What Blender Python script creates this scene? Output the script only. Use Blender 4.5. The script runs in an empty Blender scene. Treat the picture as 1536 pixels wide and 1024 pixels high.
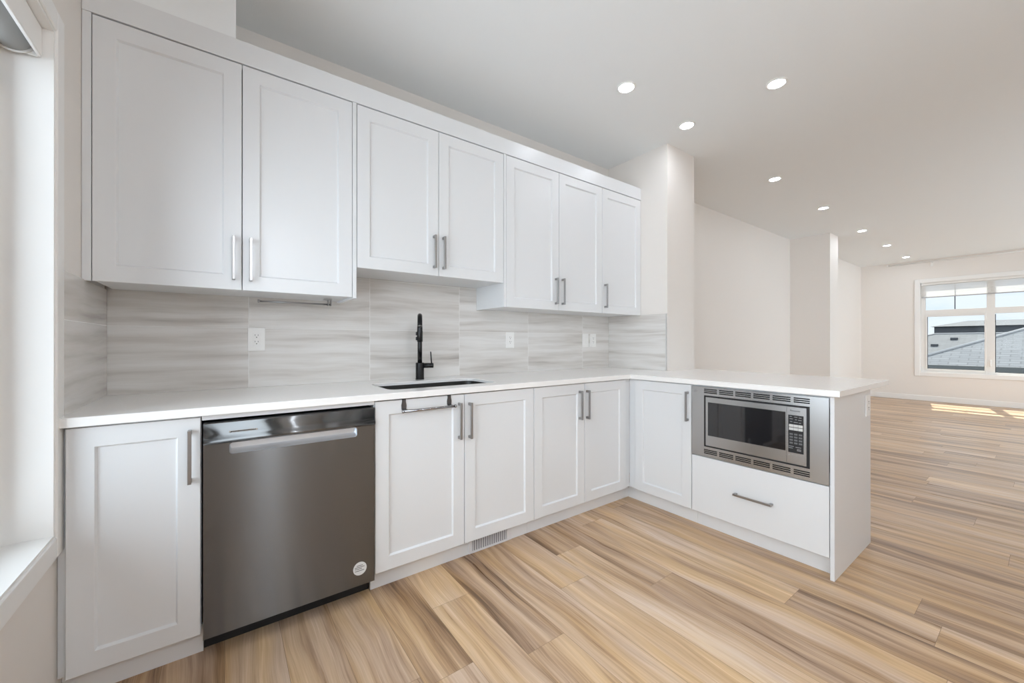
import bpy, bmesh, math, random
from mathutils import Vector, Matrix

random.seed(7)
S = bpy.context.scene
COL = S.collection

# ------------------------------------------------------------------ camera
cam_d = bpy.data.cameras.new('camera')
cam = bpy.data.objects.new('camera', cam_d)
COL.objects.link(cam)
cam_d.sensor_width = 36.0
cam_d.lens = 13.872
cam_d.clip_start = 0.02
cam_d.clip_end = 400
RT = Vector((0.808071356, -0.589084537, -0.000301292)).normalized()
FW = Vector((0.589084530, 0.808070850, 0.000956200)).normalized()
UP = RT.cross(FW).normalized()
M = Matrix((RT, UP, -FW)).transposed().to_4x4()
M.translation = Vector((0.41886, -2.42208, 1.14651))
cam.matrix_world = M
S.camera = cam

# ------------------------------------------------------------------ exposure
S.view_settings.view_transform = 'Standard'
S.view_settings.look = 'None'
S.view_settings.exposure = 0.0
S.view_settings.gamma = 1.0
S.view_settings.use_curve_mapping = False
try:
    S.cycles.max_bounces = 14
    S.cycles.diffuse_bounces = 8
    S.cycles.glossy_bounces = 6
    S.cycles.transparent_max_bounces = 12
    S.cycles.sample_clamp_indirect = 6.0
    S.cycles.caustics_reflective = False
    S.cycles.caustics_refractive = False
    S.cycles.use_denoising = True
except Exception:
    pass

LAMP = 88.0          # radiance of a recessed light's lens
FILL_GLOBE = 70.0          # radiance of the fill globe added behind the camera
SKY_EAST = 1.05       # sky seen through the far living room window
SKY_WEST = 5.1        # bright western and southern sky

# ------------------------------------------------------------------ sky
W = bpy.data.worlds.new('world')
S.world = W
W.use_nodes = True
nt = W.node_tree
nt.nodes.clear()
N = nt.nodes.new
L = nt.links.new
tc = N('ShaderNodeTexCoord')
sep = N('ShaderNodeSeparateXYZ'); L(tc.outputs['Generated'], sep.inputs[0])
# clouds
mp = N('ShaderNodeMapping'); mp.inputs['Scale'].default_value = (3, 3, 9)
L(tc.outputs['Generated'], mp.inputs[0])
nz = N('ShaderNodeTexNoise'); nz.inputs['Scale'].default_value = 2.2; nz.inputs['Detail'].default_value = 5
L(mp.outputs[0], nz.inputs['Vector'])
cr = N('ShaderNodeValToRGB')
cr.color_ramp.elements[0].position = 0.36; cr.color_ramp.elements[0].color = (0.78, 0.90, 1.10, 1)
cr.color_ramp.elements[1].position = 0.52; cr.color_ramp.elements[1].color = (0.91, 0.975, 1.07, 1)
L(nz.outputs['Fac'], cr.inputs[0])
# brighter towards the west (-x)
mr = N('ShaderNodeMapRange'); mr.interpolation_type = 'SMOOTHSTEP'
mr.inputs['From Min'].default_value = 0.45; mr.inputs['From Max'].default_value = -0.15
mr.inputs['To Min'].default_value = SKY_EAST; mr.inputs['To Max'].default_value = SKY_WEST
L(sep.outputs['X'], mr.inputs['Value'])
# ground half
gr = N('ShaderNodeMapRange')
gr.inputs['From Min'].default_value = -0.08; gr.inputs['From Max'].default_value = 0.0
gr.inputs['To Min'].default_value = 0.85; gr.inputs['To Max'].default_value = 1.0
L(sep.outputs['Z'], gr.inputs['Value'])
mu = N('ShaderNodeMath'); mu.operation = 'MULTIPLY'
L(mr.outputs[0], mu.inputs[0]); L(gr.outputs[0], mu.inputs[1])
bg = N('ShaderNodeBackground')
L(cr.outputs[0], bg.inputs['Color']); L(mu.outputs[0], bg.inputs['Strength'])
wo = N('ShaderNodeOutputWorld'); L(bg.outputs[0], wo.inputs[0])

# ------------------------------------------------------------------ sun
sd = bpy.data.lights.new('sun', 'SUN'); sd.energy = 9.0; sd.angle = math.radians(0.6); sd.color = (1.0, 0.95, 0.87)
sun = bpy.data.objects.new('sun', sd); COL.objects.link(sun)
sun.location = (20, 0, 15)
sun.rotation_euler = Vector((-0.72, -0.13, -1.0)).to_track_quat('-Z', 'Y').to_euler()

# ------------------------------------------------------------------ materials
def mat(name):
    m = bpy.data.materials.new(name); m.use_nodes = True
    b = m.node_tree.nodes['Principled BSDF']
    return m, m.node_tree, b

def plain(name, col, rough=0.5, metal=0.0, spec=0.5, bump=0.0, bscale=200.0, aniso=0.0, coat=0.0):
    m, t, b = mat(name)
    b.inputs['Base Color'].default_value = (*col, 1)
    b.inputs['Roughness'].default_value = rough
    b.inputs['Metallic'].default_value = metal
    b.inputs['Specular IOR Level'].default_value = spec
    b.inputs['Coat Weight'].default_value = coat
    n = t.nodes.new('ShaderNodeTexNoise'); n.inputs['Scale'].default_value = bscale; n.inputs['Detail'].default_value = 3
    c = t.nodes.new('ShaderNodeTexCoord'); t.links.new(c.outputs['Object'], n.inputs['Vector'])
    # faint roughness variation keeps every surface procedural
    dv = 0.004 if aniso else 0.03
    r = t.nodes.new('ShaderNodeMapRange')
    r.inputs['To Min'].default_value = max(0.0, rough - dv); r.inputs['To Max'].default_value = rough + dv
    t.links.new(n.outputs['Fac'], r.inputs['Value']); t.links.new(r.outputs[0], b.inputs['Roughness'])
    if bump:
        bp = t.nodes.new('ShaderNodeBump'); bp.inputs['Strength'].default_value = bump; bp.inputs['Distance'].default_value = 0.002
        t.links.new(n.outputs['Fac'], bp.inputs['Height']); t.links.new(bp.outputs[0], b.inputs['Normal'])
    if aniso:
        b.inputs['Anisotropic'].default_value = aniso
        b.inputs['Anisotropic Rotation'].default_value = 0.25
        tg = t.nodes.new('ShaderNodeTangent'); tg.direction_type = 'UV_MAP'
        t.links.new(tg.outputs[0], b.inputs['Tangent'])
    return m

MT = {}
MT['wall'] = plain('wall_paint', (0.79, 0.75, 0.708), 0.62, spec=0.3, bump=0.12, bscale=260)
MT['ceiling'] = plain('ceiling_paint', (0.825, 0.845, 0.85), 0.8, spec=0.2, bump=0.25, bscale=140)
MT['trim'] = plain('white_trim_paint', (0.84, 0.83, 0.81), 0.35)
MT['cabinet'] = plain('white_cabinet_lacquer', (0.725, 0.735, 0.745), 0.30, spec=0.5)
MT['toekick'] = plain('toe_kick_laminate', (0.76, 0.77, 0.78), 0.35)
MT['counter'] = plain('white_quartz', (0.88, 0.865, 0.845), 0.14, spec=0.5)
MT['handle'] = plain('brushed_gunmetal', (0.36, 0.35, 0.345), 0.32, metal=1.0)
MT['chrome'] = plain('polished_chrome', (0.34, 0.34, 0.35), 0.10, metal=1.0)
MT['nickel'] = plain('brushed_nickel', (0.62, 0.61, 0.60), 0.25, metal=1.0)
MT['darksteel'] = plain('dark_steel_hook', (0.16, 0.16, 0.165), 0.3, metal=1.0)
MT['black'] = plain('matte_black', (0.006, 0.006, 0.0065), 0.26, spec=0.35)
MT['blackplastic'] = plain('black_plastic', (0.008, 0.008, 0.009), 0.45)
MT['void'] = plain('slot_shade_black', (0.02, 0.02, 0.022), 0.8, spec=0.1)
MT['plastic'] = plain('white_plastic', (0.86, 0.85, 0.83), 0.35)
MT['button'] = plain('pale_button', (0.62, 0.62, 0.60), 0.45)
MT['ink'] = plain('grey_print', (0.13, 0.13, 0.135), 0.5)
MT['inkpale'] = plain('pale_print', (0.34, 0.34, 0.35), 0.5)
MT['socket'] = plain('dark_socket_slot', (0.05, 0.05, 0.05), 0.6)
MT['sticker'] = plain('silver_sticker', (0.70, 0.70, 0.69), 0.4)
MT['steel'] = plain('brushed_steel', (0.165, 0.164, 0.163), 0.27, metal=1.0, aniso=1.0)
MT['steelbright'] = plain('bright_brushed_steel', (0.50, 0.50, 0.50), 0.26, metal=1.0, aniso=0.6)
MT['pocket'] = plain('pale_pocket_steel', (0.62, 0.65, 0.69), 0.35, metal=0.8)
MT['sinksteel'] = plain('sink_steel', (0.115, 0.115, 0.11), 0.42, metal=1.0)
MT['vent'] = plain('vent_white_metal', (0.74, 0.74, 0.76), 0.4)
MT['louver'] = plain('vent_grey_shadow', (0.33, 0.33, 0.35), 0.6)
MT['rollergrey'] = plain('grey_roller_fabric', (0.42, 0.42, 0.41), 0.8, bump=0.3, bscale=900)
MT['vinyl'] = plain('white_vinyl_frame', (0.80, 0.78, 0.75), 0.4)
MT['seal'] = plain('dark_glazing_seal', (0.03, 0.035, 0.04), 0.6)
MT['edgetrim'] = plain('aluminium_tile_edge', (0.72, 0.72, 0.72), 0.3, metal=0.9)

def glass_mat(name, tint, gloss):
    m = bpy.data.materials.new(name); m.use_nodes = True
    t = m.node_tree; t.nodes.clear()
    o = t.nodes.new('ShaderNodeOutputMaterial')
    tr = t.nodes.new('ShaderNodeBsdfTransparent'); tr.inputs[0].default_value = (*tint, 1)
    gl = t.nodes.new('ShaderNodeBsdfGlossy'); gl.inputs['Roughness'].default_value = 0.02
    lw = t.nodes.new('ShaderNodeLayerWeight'); lw.inputs[0].default_value = gloss
    mx = t.nodes.new('ShaderNodeMixShader')
    t.links.new(lw.outputs['Fresnel'], mx.inputs[0]); t.links.new(tr.outputs[0], mx.inputs[1]); t.links.new(gl.outputs[0], mx.inputs[2])
    t.links.new(mx.outputs[0], o.inputs[0])
    return m
MT['glass'] = glass_mat('window_glass', (0.96, 0.98, 0.97), 0.12)
m, t, b = mat('dark_oven_glass')
b.inputs['Base Color'].default_value = (0.012, 0.012, 0.014, 1); b.inputs['Roughness'].default_value = 0.04
b.inputs['Specular IOR Level'].default_value = 0.9
MT['ovenglass'] = m

# translucent blind cloth
m, t, b = mat('white_blind_cloth')
b.inputs['Base Color'].default_value = (0.85, 0.84, 0.82, 1); b.inputs['Roughness'].default_value = 0.9
tl = t.nodes.new('ShaderNodeBsdfTranslucent'); tl.inputs[0].default_value = (0.9, 0.89, 0.87, 1)
tp = t.nodes.new('ShaderNodeBsdfTransparent')
m1 = t.nodes.new('ShaderNodeMixShader'); m1.inputs[0].default_value = 0.40
m2 = t.nodes.new('ShaderNodeMixShader'); m2.inputs[0].default_value = 0.48
t.links.new(b.outputs[0], m1.inputs[1]); t.links.new(tl.outputs[0], m1.inputs[2])
t.links.new(m1.outputs[0], m2.inputs[1]); t.links.new(tp.outputs[0], m2.inputs[2])
t.links.new(m2.outputs[0], t.nodes['Material Output'].inputs[0])
MT['blindcloth'] = m

m, t, b = mat('lit_fill_globe')
b.inputs['Base Color'].default_value = (0.9, 0.9, 0.88, 1)
b.inputs['Emission Color'].default_value = (0.91, 0.975, 1.07, 1)
b.inputs['Emission Strength'].default_value = FILL_GLOBE
MT['globe'] = m

# lamp lens
m, t, b = mat('lit_lens')
b.inputs['Base Color'].default_value = (0.9, 0.9, 0.9, 1)
b.inputs['Emission Color'].default_value = (0.91, 0.975, 1.07, 1)
b.inputs['Emission Strength'].default_value = LAMP
MT['lens'] = m

# wood plank floor: UV = metres across / along inside each plank, 'plank' attribute = random per plank
def floor_mat():
    m, t, b = mat('vinyl_wood_planks')
    n = t.nodes.new; l = t.links.new
    at = n('ShaderNodeAttribute'); at.attribute_name = 'plank'
    sp = n('ShaderNodeSeparateColor'); l(at.outputs['Color'], sp.inputs[0])
    uv = n('ShaderNodeUVMap'); uv.uv_map = 'UVMap'
    su = n('ShaderNodeSeparateXYZ'); l(uv.outputs[0], su.inputs[0])
    def mth(op, a, bb=None, c=None):
        q = n('ShaderNodeMath'); q.operation = op
        for i, x in enumerate((a, bb, c)):
            if x is None: continue
            if isinstance(x, (int, float)): q.inputs[i].default_value = x
            else: l(x, q.inputs[i])
        return q.outputs[0]
    offx = mth('MULTIPLY', sp.outputs[0], 37.0)
    offy = mth('MULTIPLY', sp.outputs[1], 53.0)
    ax = mth('ADD', su.outputs['X'], offx)
    ay = mth('ADD', su.outputs['Y'], offy)
    # slow wander of the bands
    cw = n('ShaderNodeCombineXYZ'); l(mth('MULTIPLY', ax, 3.0), cw.inputs[0]); l(mth('MULTIPLY', ay, 1.3), cw.inputs[1])
    nw = n('ShaderNodeTexNoise'); nw.inputs['Scale'].default_value = 1.0; nw.inputs['Detail'].default_value = 2; l(cw.outputs[0], nw.inputs['Vector'])
    wx = mth('ADD', ax, mth('MULTIPLY', mth('SUBTRACT', nw.outputs['Fac'], 0.5), 0.10))
    def bands(sx, sy, det, rough):
        c = n('ShaderNodeCombineXYZ'); l(mth('MULTIPLY', wx, sx), c.inputs[0]); l(mth('MULTIPLY', ay, sy), c.inputs[1]); l(sp.outputs[2], c.inputs[2])
        q = n('ShaderNodeTexNoise'); q.inputs['Scale'].default_value = 1.0; q.inputs['Detail'].default_value = det; q.inputs['Roughness'].default_value = rough
        l(c.outputs[0], q.inputs['Vector']); return q.outputs['Fac']
    broad = bands(12, 0.8, 3, 0.55)
    streak = bands(38, 1.0, 5, 0.62)
    grain = bands(210, 3.0, 4, 0.65)
    tint = bands(11, 1.3, 2, 0.5)
    v = mth('ADD', mth('MULTIPLY', broad, 0.58), mth('MULTIPLY', streak, 0.34))
    v = mth('ADD', v, mth('MULTIPLY', grain, 0.26))
    v = mth('ADD', v, mth('SUBTRACT', mth('MULTIPLY', mth('SUBTRACT', sp.outputs[2], 0.5), 0.12), 0.05))
    ramp = n('ShaderNodeValToRGB'); e = ramp.color_ramp.elements
    e[0].position = 0.355; e[0].color = (0.135, 0.080, 0.045, 1)
    e[1].position = 0.69; e[1].color = (0.70, 0.575, 0.44, 1)
    q = e.new(0.45); q.color = (0.325, 0.215, 0.130, 1)
    q = e.new(0.55); q.color = (0.510, 0.370, 0.240, 1)
    q = e.new(0.64); q.color = (0.62, 0.475, 0.330, 1)
    l(v, ramp.inputs[0])
    mx = n('ShaderNodeMix'); mx.data_type = 'RGBA'; mx.blend_type = 'MULTIPLY'
    r2 = n('ShaderNodeValToRGB'); r2.color_ramp.elements[0].position = 0.36; r2.color_ramp.elements[0].color = (1.0, 0.965, 1.02, 1)
    r2.color_ramp.elements[1].position = 0.64; r2.color_ramp.elements[1].color = (1.08, 0.965, 0.79, 1)
    l(tint, r2.inputs[0])
    mx.inputs[0].default_value = 1.0
    l(ramp.outputs[0], mx.inputs[6]); l(r2.outputs[0], mx.inputs[7])
    l(mx.outputs[2], b.inputs['Base Color'])
    rr = n('ShaderNodeMapRange'); rr.inputs['To Min'].default_value = 0.22; rr.inputs['To Max'].default_value = 0.38
    l(streak, rr.inputs['Value']); l(rr.outputs[0], b.inputs['Roughness'])
    b.inputs['Specular IOR Level'].default_value = 0.45
    bp = n('ShaderNodeBump'); bp.inputs['Strength'].default_value = 0.10; bp.inputs['Distance'].default_value = 0.002
    l(grain, bp.inputs['Height']); l(bp.outputs[0], b.inputs['Normal'])
    return m
MT['floor'] = floor_mat()
MT['seam'] = plain('plank_seam', (0.22, 0.15, 0.095), 0.7)

# streaky porcelain tile: UV in metres (along, height)
def tile_mat():
    m, t, b = mat('streaked_porcelain_tile')
    n = t.nodes.new; l = t.links.new
    uv = n('ShaderNodeUVMap'); uv.uv_map = 'UVMap'
    su = n('ShaderNodeSeparateXYZ'); l(uv.outputs[0], su.inputs[0])
    def mth(op, a, bb=None, c=None):
        q = n('ShaderNodeMath'); q.operation = op
        for i, x in enumerate((a, bb, c)):
            if x is None: continue
            if isinstance(x, (int, float)): q.inputs[i].default_value = x
            else: l(x, q.inputs[i])
        return q.outputs[0]
    tx = mth('DIVIDE', mth('SUBTRACT', su.outputs['X'], 0.519 - 6.05), 0.605)
    tz = mth('DIVIDE', mth('SUBTRACT', su.outputs['Y'], 0.914), 0.3035)
    ix = mth('FLOOR', tx); iz = mth('FLOOR', tz)
    fx = mth('FRACT', tx); fz = mth('FRACT', tz)
    ci = n('ShaderNodeCombineXYZ'); l(ix, ci.inputs[0]); l(iz, ci.inputs[1])
    wn = n('ShaderNodeTexWhiteNoise'); wn.noise_dimensions = '2D'; l(ci.outputs[0], wn.inputs['Vector'])
    off = mth('MULTIPLY', wn.outputs['Value'], 23.0)
    # wavy streaks
    c1 = n('ShaderNodeCombineXYZ'); l(mth('MULTIPLY', su.outputs['X'], 2.2), c1.inputs[0]); l(mth('MULTIPLY', su.outputs['Y'], 5.0), c1.inputs[1]); l(off, c1.inputs[2])
    n1 = n('ShaderNodeTexNoise'); n1.inputs['Scale'].default_value = 1.0; n1.inputs['Detail'].default_value = 2; l(c1.outputs[0], n1.inputs['Vector'])
    zz = mth('ADD', su.outputs['Y'], mth('MULTIPLY', mth('SUBTRACT', n1.outputs['Fac'], 0.5), 0.045))
    c2 = n('ShaderNodeCombineXYZ'); l(mth('MULTIPLY', su.outputs['X'], 1.15), c2.inputs[0]); l(mth('MULTIPLY', zz, 17.0), c2.inputs[1]); l(off, c2.inputs[2])
    n2 = n('ShaderNodeTexNoise'); n2.inputs['Scale'].default_value = 1.0; n2.inputs['Detail'].default_value = 5; n2.inputs['Roughness'].default_value = 0.55; l(c2.outputs[0], n2.inputs['Vector'])
    c3 = n('ShaderNodeCombineXYZ'); l(mth('MULTIPLY', su.outputs['X'], 3.0), c3.inputs[0]); l(mth('MULTIPLY', zz, 60.0), c3.inputs[1]); l(off, c3.inputs[2])
    n3 = n('ShaderNodeTexNoise'); n3.inputs['Scale'].default_value = 1.0; n3.inputs['Detail'].default_value = 3; l(c3.outputs[0], n3.inputs['Vector'])
    v = mth('ADD', n2.outputs['Fac'], mth('MULTIPLY', mth('SUBTRACT', n3.outputs['Fac'], 0.5), 0.16))
    r = n('ShaderNodeValToRGB'); e = r.color_ramp.elements
    e[0].position = 0.26; e[0].color = (0.40, 0.365, 0.335, 1)
    e[1].position = 0.62; e[1].color = (0.74, 0.72, 0.695, 1)
    q = e.new(0.36); q.color = (0.56, 0.525, 0.49, 1)
    q = e.new(0.46); q.color = (0.65, 0.62, 0.585, 1)
    l(v, r.inputs[0])
    # grout
    gx = mth('LESS_THAN', mth('MINIMUM', fx, mth('SUBTRACT', 1.0, fx)), 0.0022)
    gz = mth('LESS_THAN', mth('MINIMUM', fz, mth('SUBTRACT', 1.0, fz)), 0.0036)
    g = mth('MAXIMUM', gx, gz)
    mx = n('ShaderNodeMix'); mx.data_type = 'RGBA'; l(g, mx.inputs[0])
    l(r.outputs[0], mx.inputs[6]); mx.inputs[7].default_value = (0.80, 0.79, 0.77, 1)
    l(mx.outputs[2], b.inputs['Base Color'])
    rg = mth('ADD', mth('MULTIPLY', g, 0.5), 0.22); l(rg, b.inputs['Roughness'])
    bp = n('ShaderNodeBump'); bp.inputs['Strength'].default_value = 0.5; bp.inputs['Distance'].default_value = 0.001; bp.invert = True
    l(g, bp.inputs['Height']); l(bp.outputs[0], b.inputs['Normal'])
    return m
MT['tile'] = tile_mat()

# asphalt shingles outside
def shingle_mat(name, c0, c1):
    m, t, b = mat(name)
    br = t.nodes.new('ShaderNodeTexBrick'); br.inputs['Scale'].default_value = 1.0
    br.inputs['Brick Width'].default_value = 0.45; br.inputs['Row Height'].default_value = 0.16; br.inputs['Mortar Size'].default_value = 0.012
    br.inputs['Color1'].default_value = (*c0, 1); br.inputs['Color2'].default_value = (*c1, 1); br.inputs['Mortar'].default_value = (c0[0]*.6, c0[1]*.6, c0[2]*.6, 1)
    tcn = t.nodes.new('ShaderNodeTexCoord'); mpn = t.nodes.new('ShaderNodeMapping'); mpn.inputs['Rotation'].default_value = (0, 0, math.radians(90))
    t.links.new(tcn.outputs['Object'], mpn.inputs[0]); t.links.new(mpn.outputs[0], br.inputs['Vector'])
    t.links.new(br.outputs['Color'], b.inputs['Base Color']); b.inputs['Roughness'].default_value = 0.95
    return m
MT['shingle'] = shingle_mat('grey_roof_shingles', (0.072, 0.073, 0.074), (0.088, 0.089, 0.090))
MT['shingleblue'] = shingle_mat('bluish_roof_shingles', (0.076, 0.079, 0.083), (0.092, 0.095, 0.099))
MT['ridge'] = plain('pale_ridge_cap', (0.13, 0.13, 0.13), 0.9)
MT['siding'] = plain('dark_siding', (0.010, 0.012, 0.015), 0.8)
MT['sidingpale'] = plain('pale_siding', (0.06, 0.06, 0.06), 0.8)
MT['fascia'] = plain('dark_gutter', (0.012, 0.014, 0.013), 0.6)
MT['grass'] = plain('outside_ground', (0.05, 0.05, 0.045), 0.9)

# ------------------------------------------------------------------ mesh helpers
def box(bm, p0, p1, bev=0.0, seg=1):
    x0, y0, z0 = [min(a, c) for a, c in zip(p0, p1)]
    x1, y1, z1 = [max(a, c) for a, c in zip(p0, p1)]
    vs = [bm.verts.new(c) for c in ((x0,y0,z0),(x1,y0,z0),(x1,y1,z0),(x0,y1,z0),(x0,y0,z1),(x1,y0,z1),(x1,y1,z1),(x0,y1,z1))]
    fs = [bm.faces.new([vs[i] for i in f]) for f in ((0,3,2,1),(4,5,6,7),(0,1,5,4),(1,2,6,5),(2,3,7,6),(3,0,4,7))]
    if bev > 0:
        es = list({e for f in fs for e in f.edges})
        bmesh.ops.bevel(bm, geom=es, offset=bev, segments=seg, affect='EDGES', profile=0.5)
    return bm

def cyl(bm, a, b_, r0, r1=None, n=20, cap=True):
    a = Vector(a); b_ = Vector(b_); r1 = r0 if r1 is None else r1
    d = (b_ - a).normalized()
    u = d.orthogonal().normalized(); v = d.cross(u)
    A = []; B = []
    for i in range(n):
        t = 2*math.pi*i/n; w = u*math.cos(t) + v*math.sin(t)
        A.append(bm.verts.new(a + w*r0)); B.append(bm.verts.new(b_ + w*r1))
    for i in range(n):
        j = (i+1) % n
        f = bm.faces.new((A[i], A[j], B[j], B[i])); f.smooth = True
    if cap:
        bm.faces.new(A[::-1]); bm.faces.new(B)
    return bm

def lathe(bm, prof, c, n=24, axis='z'):
    """prof: list of (radius, height); closed with caps when radius is 0"""
    rings = []
    def P(x, y, h):
        return {'z': (c[0]+x, c[1]+y, c[2]+h), 'y': (c[0]+x, c[1]+h, c[2]+y), 'x': (c[0]+h, c[1]+x, c[2]+y)}[axis]
    for r, h in prof:
        if r <= 1e-6: rings.append([bm.verts.new(P(0, 0, h))])
        else: rings.append([bm.verts.new(P(r*math.cos(2*math.pi*i/n), r*math.sin(2*math.pi*i/n), h)) for i in range(n)])
    for A, B in zip(rings[:-1], rings[1:]):
        for i in range(n):
            j = (i+1) % n
            if len(A) == 1 and len(B) == 1: continue
            if len(A) == 1: f = bm.faces.new((A[0], B[i], B[j]))
            elif len(B) == 1: f = bm.faces.new((A[i], B[0], A[j]))
            else: f = bm.faces.new((A[i], B[i], B[j], A[j]))
            f.smooth = True
    bmesh.ops.recalc_face_normals(bm, faces=bm.faces[:])
    return bm

def tube(bm, pts, r, n=16, cap=True):
    pts = [Vector(p) for p in pts]; rs = r if isinstance(r, (list, tuple)) else [r]*len(pts)
    u = None; rings = []
    for i, p in enumerate(pts):
        d = (pts[min(i+1, len(pts)-1)] - pts[max(i-1, 0)]).normalized()
        u = d.orthogonal().normalized() if u is None else (u - d*u.dot(d)).normalized()
        v = d.cross(u)
        rings.append([bm.verts.new(p + (u*math.cos(2*math.pi*k/n) + v*math.sin(2*math.pi*k/n))*rs[i]) for k in range(n)])
    for A, B in zip(rings[:-1], rings[1:]):
        for k in range(n):
            j = (k+1) % n
            f = bm.faces.new((A[k], A[j], B[j], B[k])); f.smooth = True
    if cap:
        bm.faces.new(rings[0][::-1]); bm.faces.new(rings[-1])
    return bm

def prism(bm, poly, z0, z1, bev=0.0):
    A = [bm.verts.new((x, y, z0)) for x, y in poly]; B = [bm.verts.new((x, y, z1)) for x, y in poly]
    n = len(poly)
    bm.faces.new(A[::-1]); bm.faces.new(B)
    for i in range(n):
        bm.faces.new((A[i], A[(i+1) % n], B[(i+1) % n], B[i]))
    bmesh.ops.recalc_face_normals(bm, faces=bm.faces[:])
    return bm

def shaker(bm, x0, x1, z0, z1, yf=-0.019, yb=0.0, fr=0.063, rec=0.010):
    """framed door: front face at yf, panel sunk by rec behind a small sloped step"""
    def ring(m, y):
        return [bm.verts.new(c) for c in ((x0+m, y, z0+m), (x1-m, y, z0+m), (x1-m, y, z1-m), (x0+m, y, z1-m))]
    c = 0.0012
    R = [ring(0, yb), ring(0, yf+c), ring(c, yf), ring(fr-0.001, yf), ring(fr, yf+0.001), ring(fr+0.005, yf+rec)]
    for A, B in zip(R[:-1], R[1:]):
        for i in range(4):
            j = (i+1) % 4
            bm.faces.new((A[i], A[j], B[j], B[i]))
    bm.faces.new(R[-1]); bm.faces.new(R[0][::-1])
    bmesh.ops.recalc_face_normals(bm, faces=bm.faces[:])
    return bm

def obj(name, bm, m, parent=None, loc=(0, 0, 0), uvxz=False):
    me = bpy.data.meshes.new(name)
    if uvxz:
        bm.normal_update()
        lay = bm.loops.layers.uv.new('UVMap')
        for f in bm.faces:
            nrm = f.normal
            for lp in f.loops:
                p = lp.vert.co
                if abs(nrm.z) > 0.8: lp[lay].uv = (p.x, p.y)
                elif abs(nrm.x) > 0.8: lp[lay].uv = (p.y, p.z)
                else: lp[lay].uv = (p.x, p.z)
    bm.to_mesh(me); bm.free()
    me.materials.append(MT[m] if isinstance(m, str) else m)
    o = bpy.data.objects.new(name, me); COL.objects.link(o)
    o.location = loc
    if parent: o.parent = parent
    return o

def thing(name, label, cat, loc=(0, 0, 0), rz=0.0, group=None):
    o = bpy.data.objects.new(name, None); COL.objects.link(o)
    o.empty_display_size = 0.1
    o.location = loc; o.rotation_euler = (0, 0, rz)
    o['label'] = label; o['category'] = cat
    if group: o['group'] = group
    return o

def tag(o, label, cat, group=None):
    o['label'] = label; o['category'] = cat
    if group: o['group'] = group
    return o

def struct(name, bm, m, parent=None, uvxz=False):
    o = obj(name, bm, m, parent, uvxz=uvxz)
    if parent is None: o['kind'] = 'structure'
    return o

def NB(): return bmesh.new()
def bx(p0, p1, bev=0.0, seg=1): return box(NB(), p0, p1, bev, seg)

def text_obj(name, s, size, m, parent, loc, rot, depth=0.0004):
    cu = bpy.data.curves.new(name, 'FONT'); cu.body = s; cu.size = size; cu.align_x = 'CENTER'; cu.align_y = 'CENTER'; cu.extrude = depth
    o = bpy.data.objects.new(name + '_curve', cu); COL.objects.link(o)
    dg = bpy.context.evaluated_depsgraph_get()
    me = bpy.data.meshes.new_from_object(o.evaluated_get(dg))
    bpy.data.objects.remove(o); bpy.data.curves.remove(cu)
    me.materials.clear(); me.materials.append(MT[m])
    r = bpy.data.objects.new(name, me); COL.objects.link(r)
    r.location = loc; r.rotation_euler = rot
    if parent: r.parent = parent
    return r

# ------------------------------------------------------------------ setting: shell
H = 2.74
XF = 11.44      # far wall
YS = -4.50      # wall opposite the kitchen run
T = 0.15

# floor: planks along y, each plank one face with its own random attribute; thin seams below
def build_floor():
    bm = NB()
    col = bm.loops.layers.float_color.new('plank')
    uvl = bm.loops.layers.uv.new('UVMap')
    Wp = 0.18; Lp = 1.52; g = 0.0006
    known = {1.14: -0.850, 1.32: -1.285, 1.86: -0.850, 2.76: -2.077, 3.66: -2.285, 4.20: -2.128, 0.24: -1.9, 1.50: -0.3}
    k0 = int(math.floor((0 - 1.32) / Wp)) - 1
    rnd = random.Random(11)
    k = k0
    while 1.32 + k*Wp < XF + 0.2:
        x0 = 1.32 + k*Wp; x1 = x0 + Wp
        key = min(known, key=lambda q: abs(q - x0))
        ph = known[key] if abs(key - x0) < 0.02 else rnd.uniform(-Lp, 0)
        y = ph
        while y > YS - 0.1: y -= Lp
        while y < 0.1:
            a = max(x0 + g, -0.05); b_ = min(x1 - g, XF + 0.05)
            c = max(y + g, YS - 0.05); d = min(y + Lp - g, 0.05)
            if b_ > a and d > c:
                vs = [bm.verts.new(p) for p in ((a, c, 0), (b_, c, 0), (b_, d, 0), (a, d, 0))]
                f = bm.faces.new(vs); r = (rnd.random(), rnd.random(), rnd.random(), 1)
                for lp in f.loops:
                    lp[col] = r; lp[uvl].uv = (lp.vert.co.x - x0, lp.vert.co.y - y)
            y += Lp
        k += 1
    # under-layer that shows in the seams and gives the floor its thickness
    n0 = len(bm.faces)
    box(bm, (-0.05, YS - 0.05, -0.10), (XF + 0.05, 0.05, -0.0012))
    bm.faces.ensure_lookup_table()
    for f in bm.faces[n0:]: f.material_index = 1
    me = bpy.data.meshes.new('floor'); bm.to_mesh(me); bm.free()
    me.materials.append(MT['floor']); me.materials.append(MT['seam'])
    o = bpy.data.objects.new('floor', me); COL.objects.link(o); o['kind'] = 'structure'
build_floor()

struct('ceiling', bx((-T, YS - T, H), (XF + T, T, H + 0.12)), 'ceiling')
struct('wall_back', bx((-T, 0, -0.1), (XF + T, T, H)), 'wall')

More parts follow.
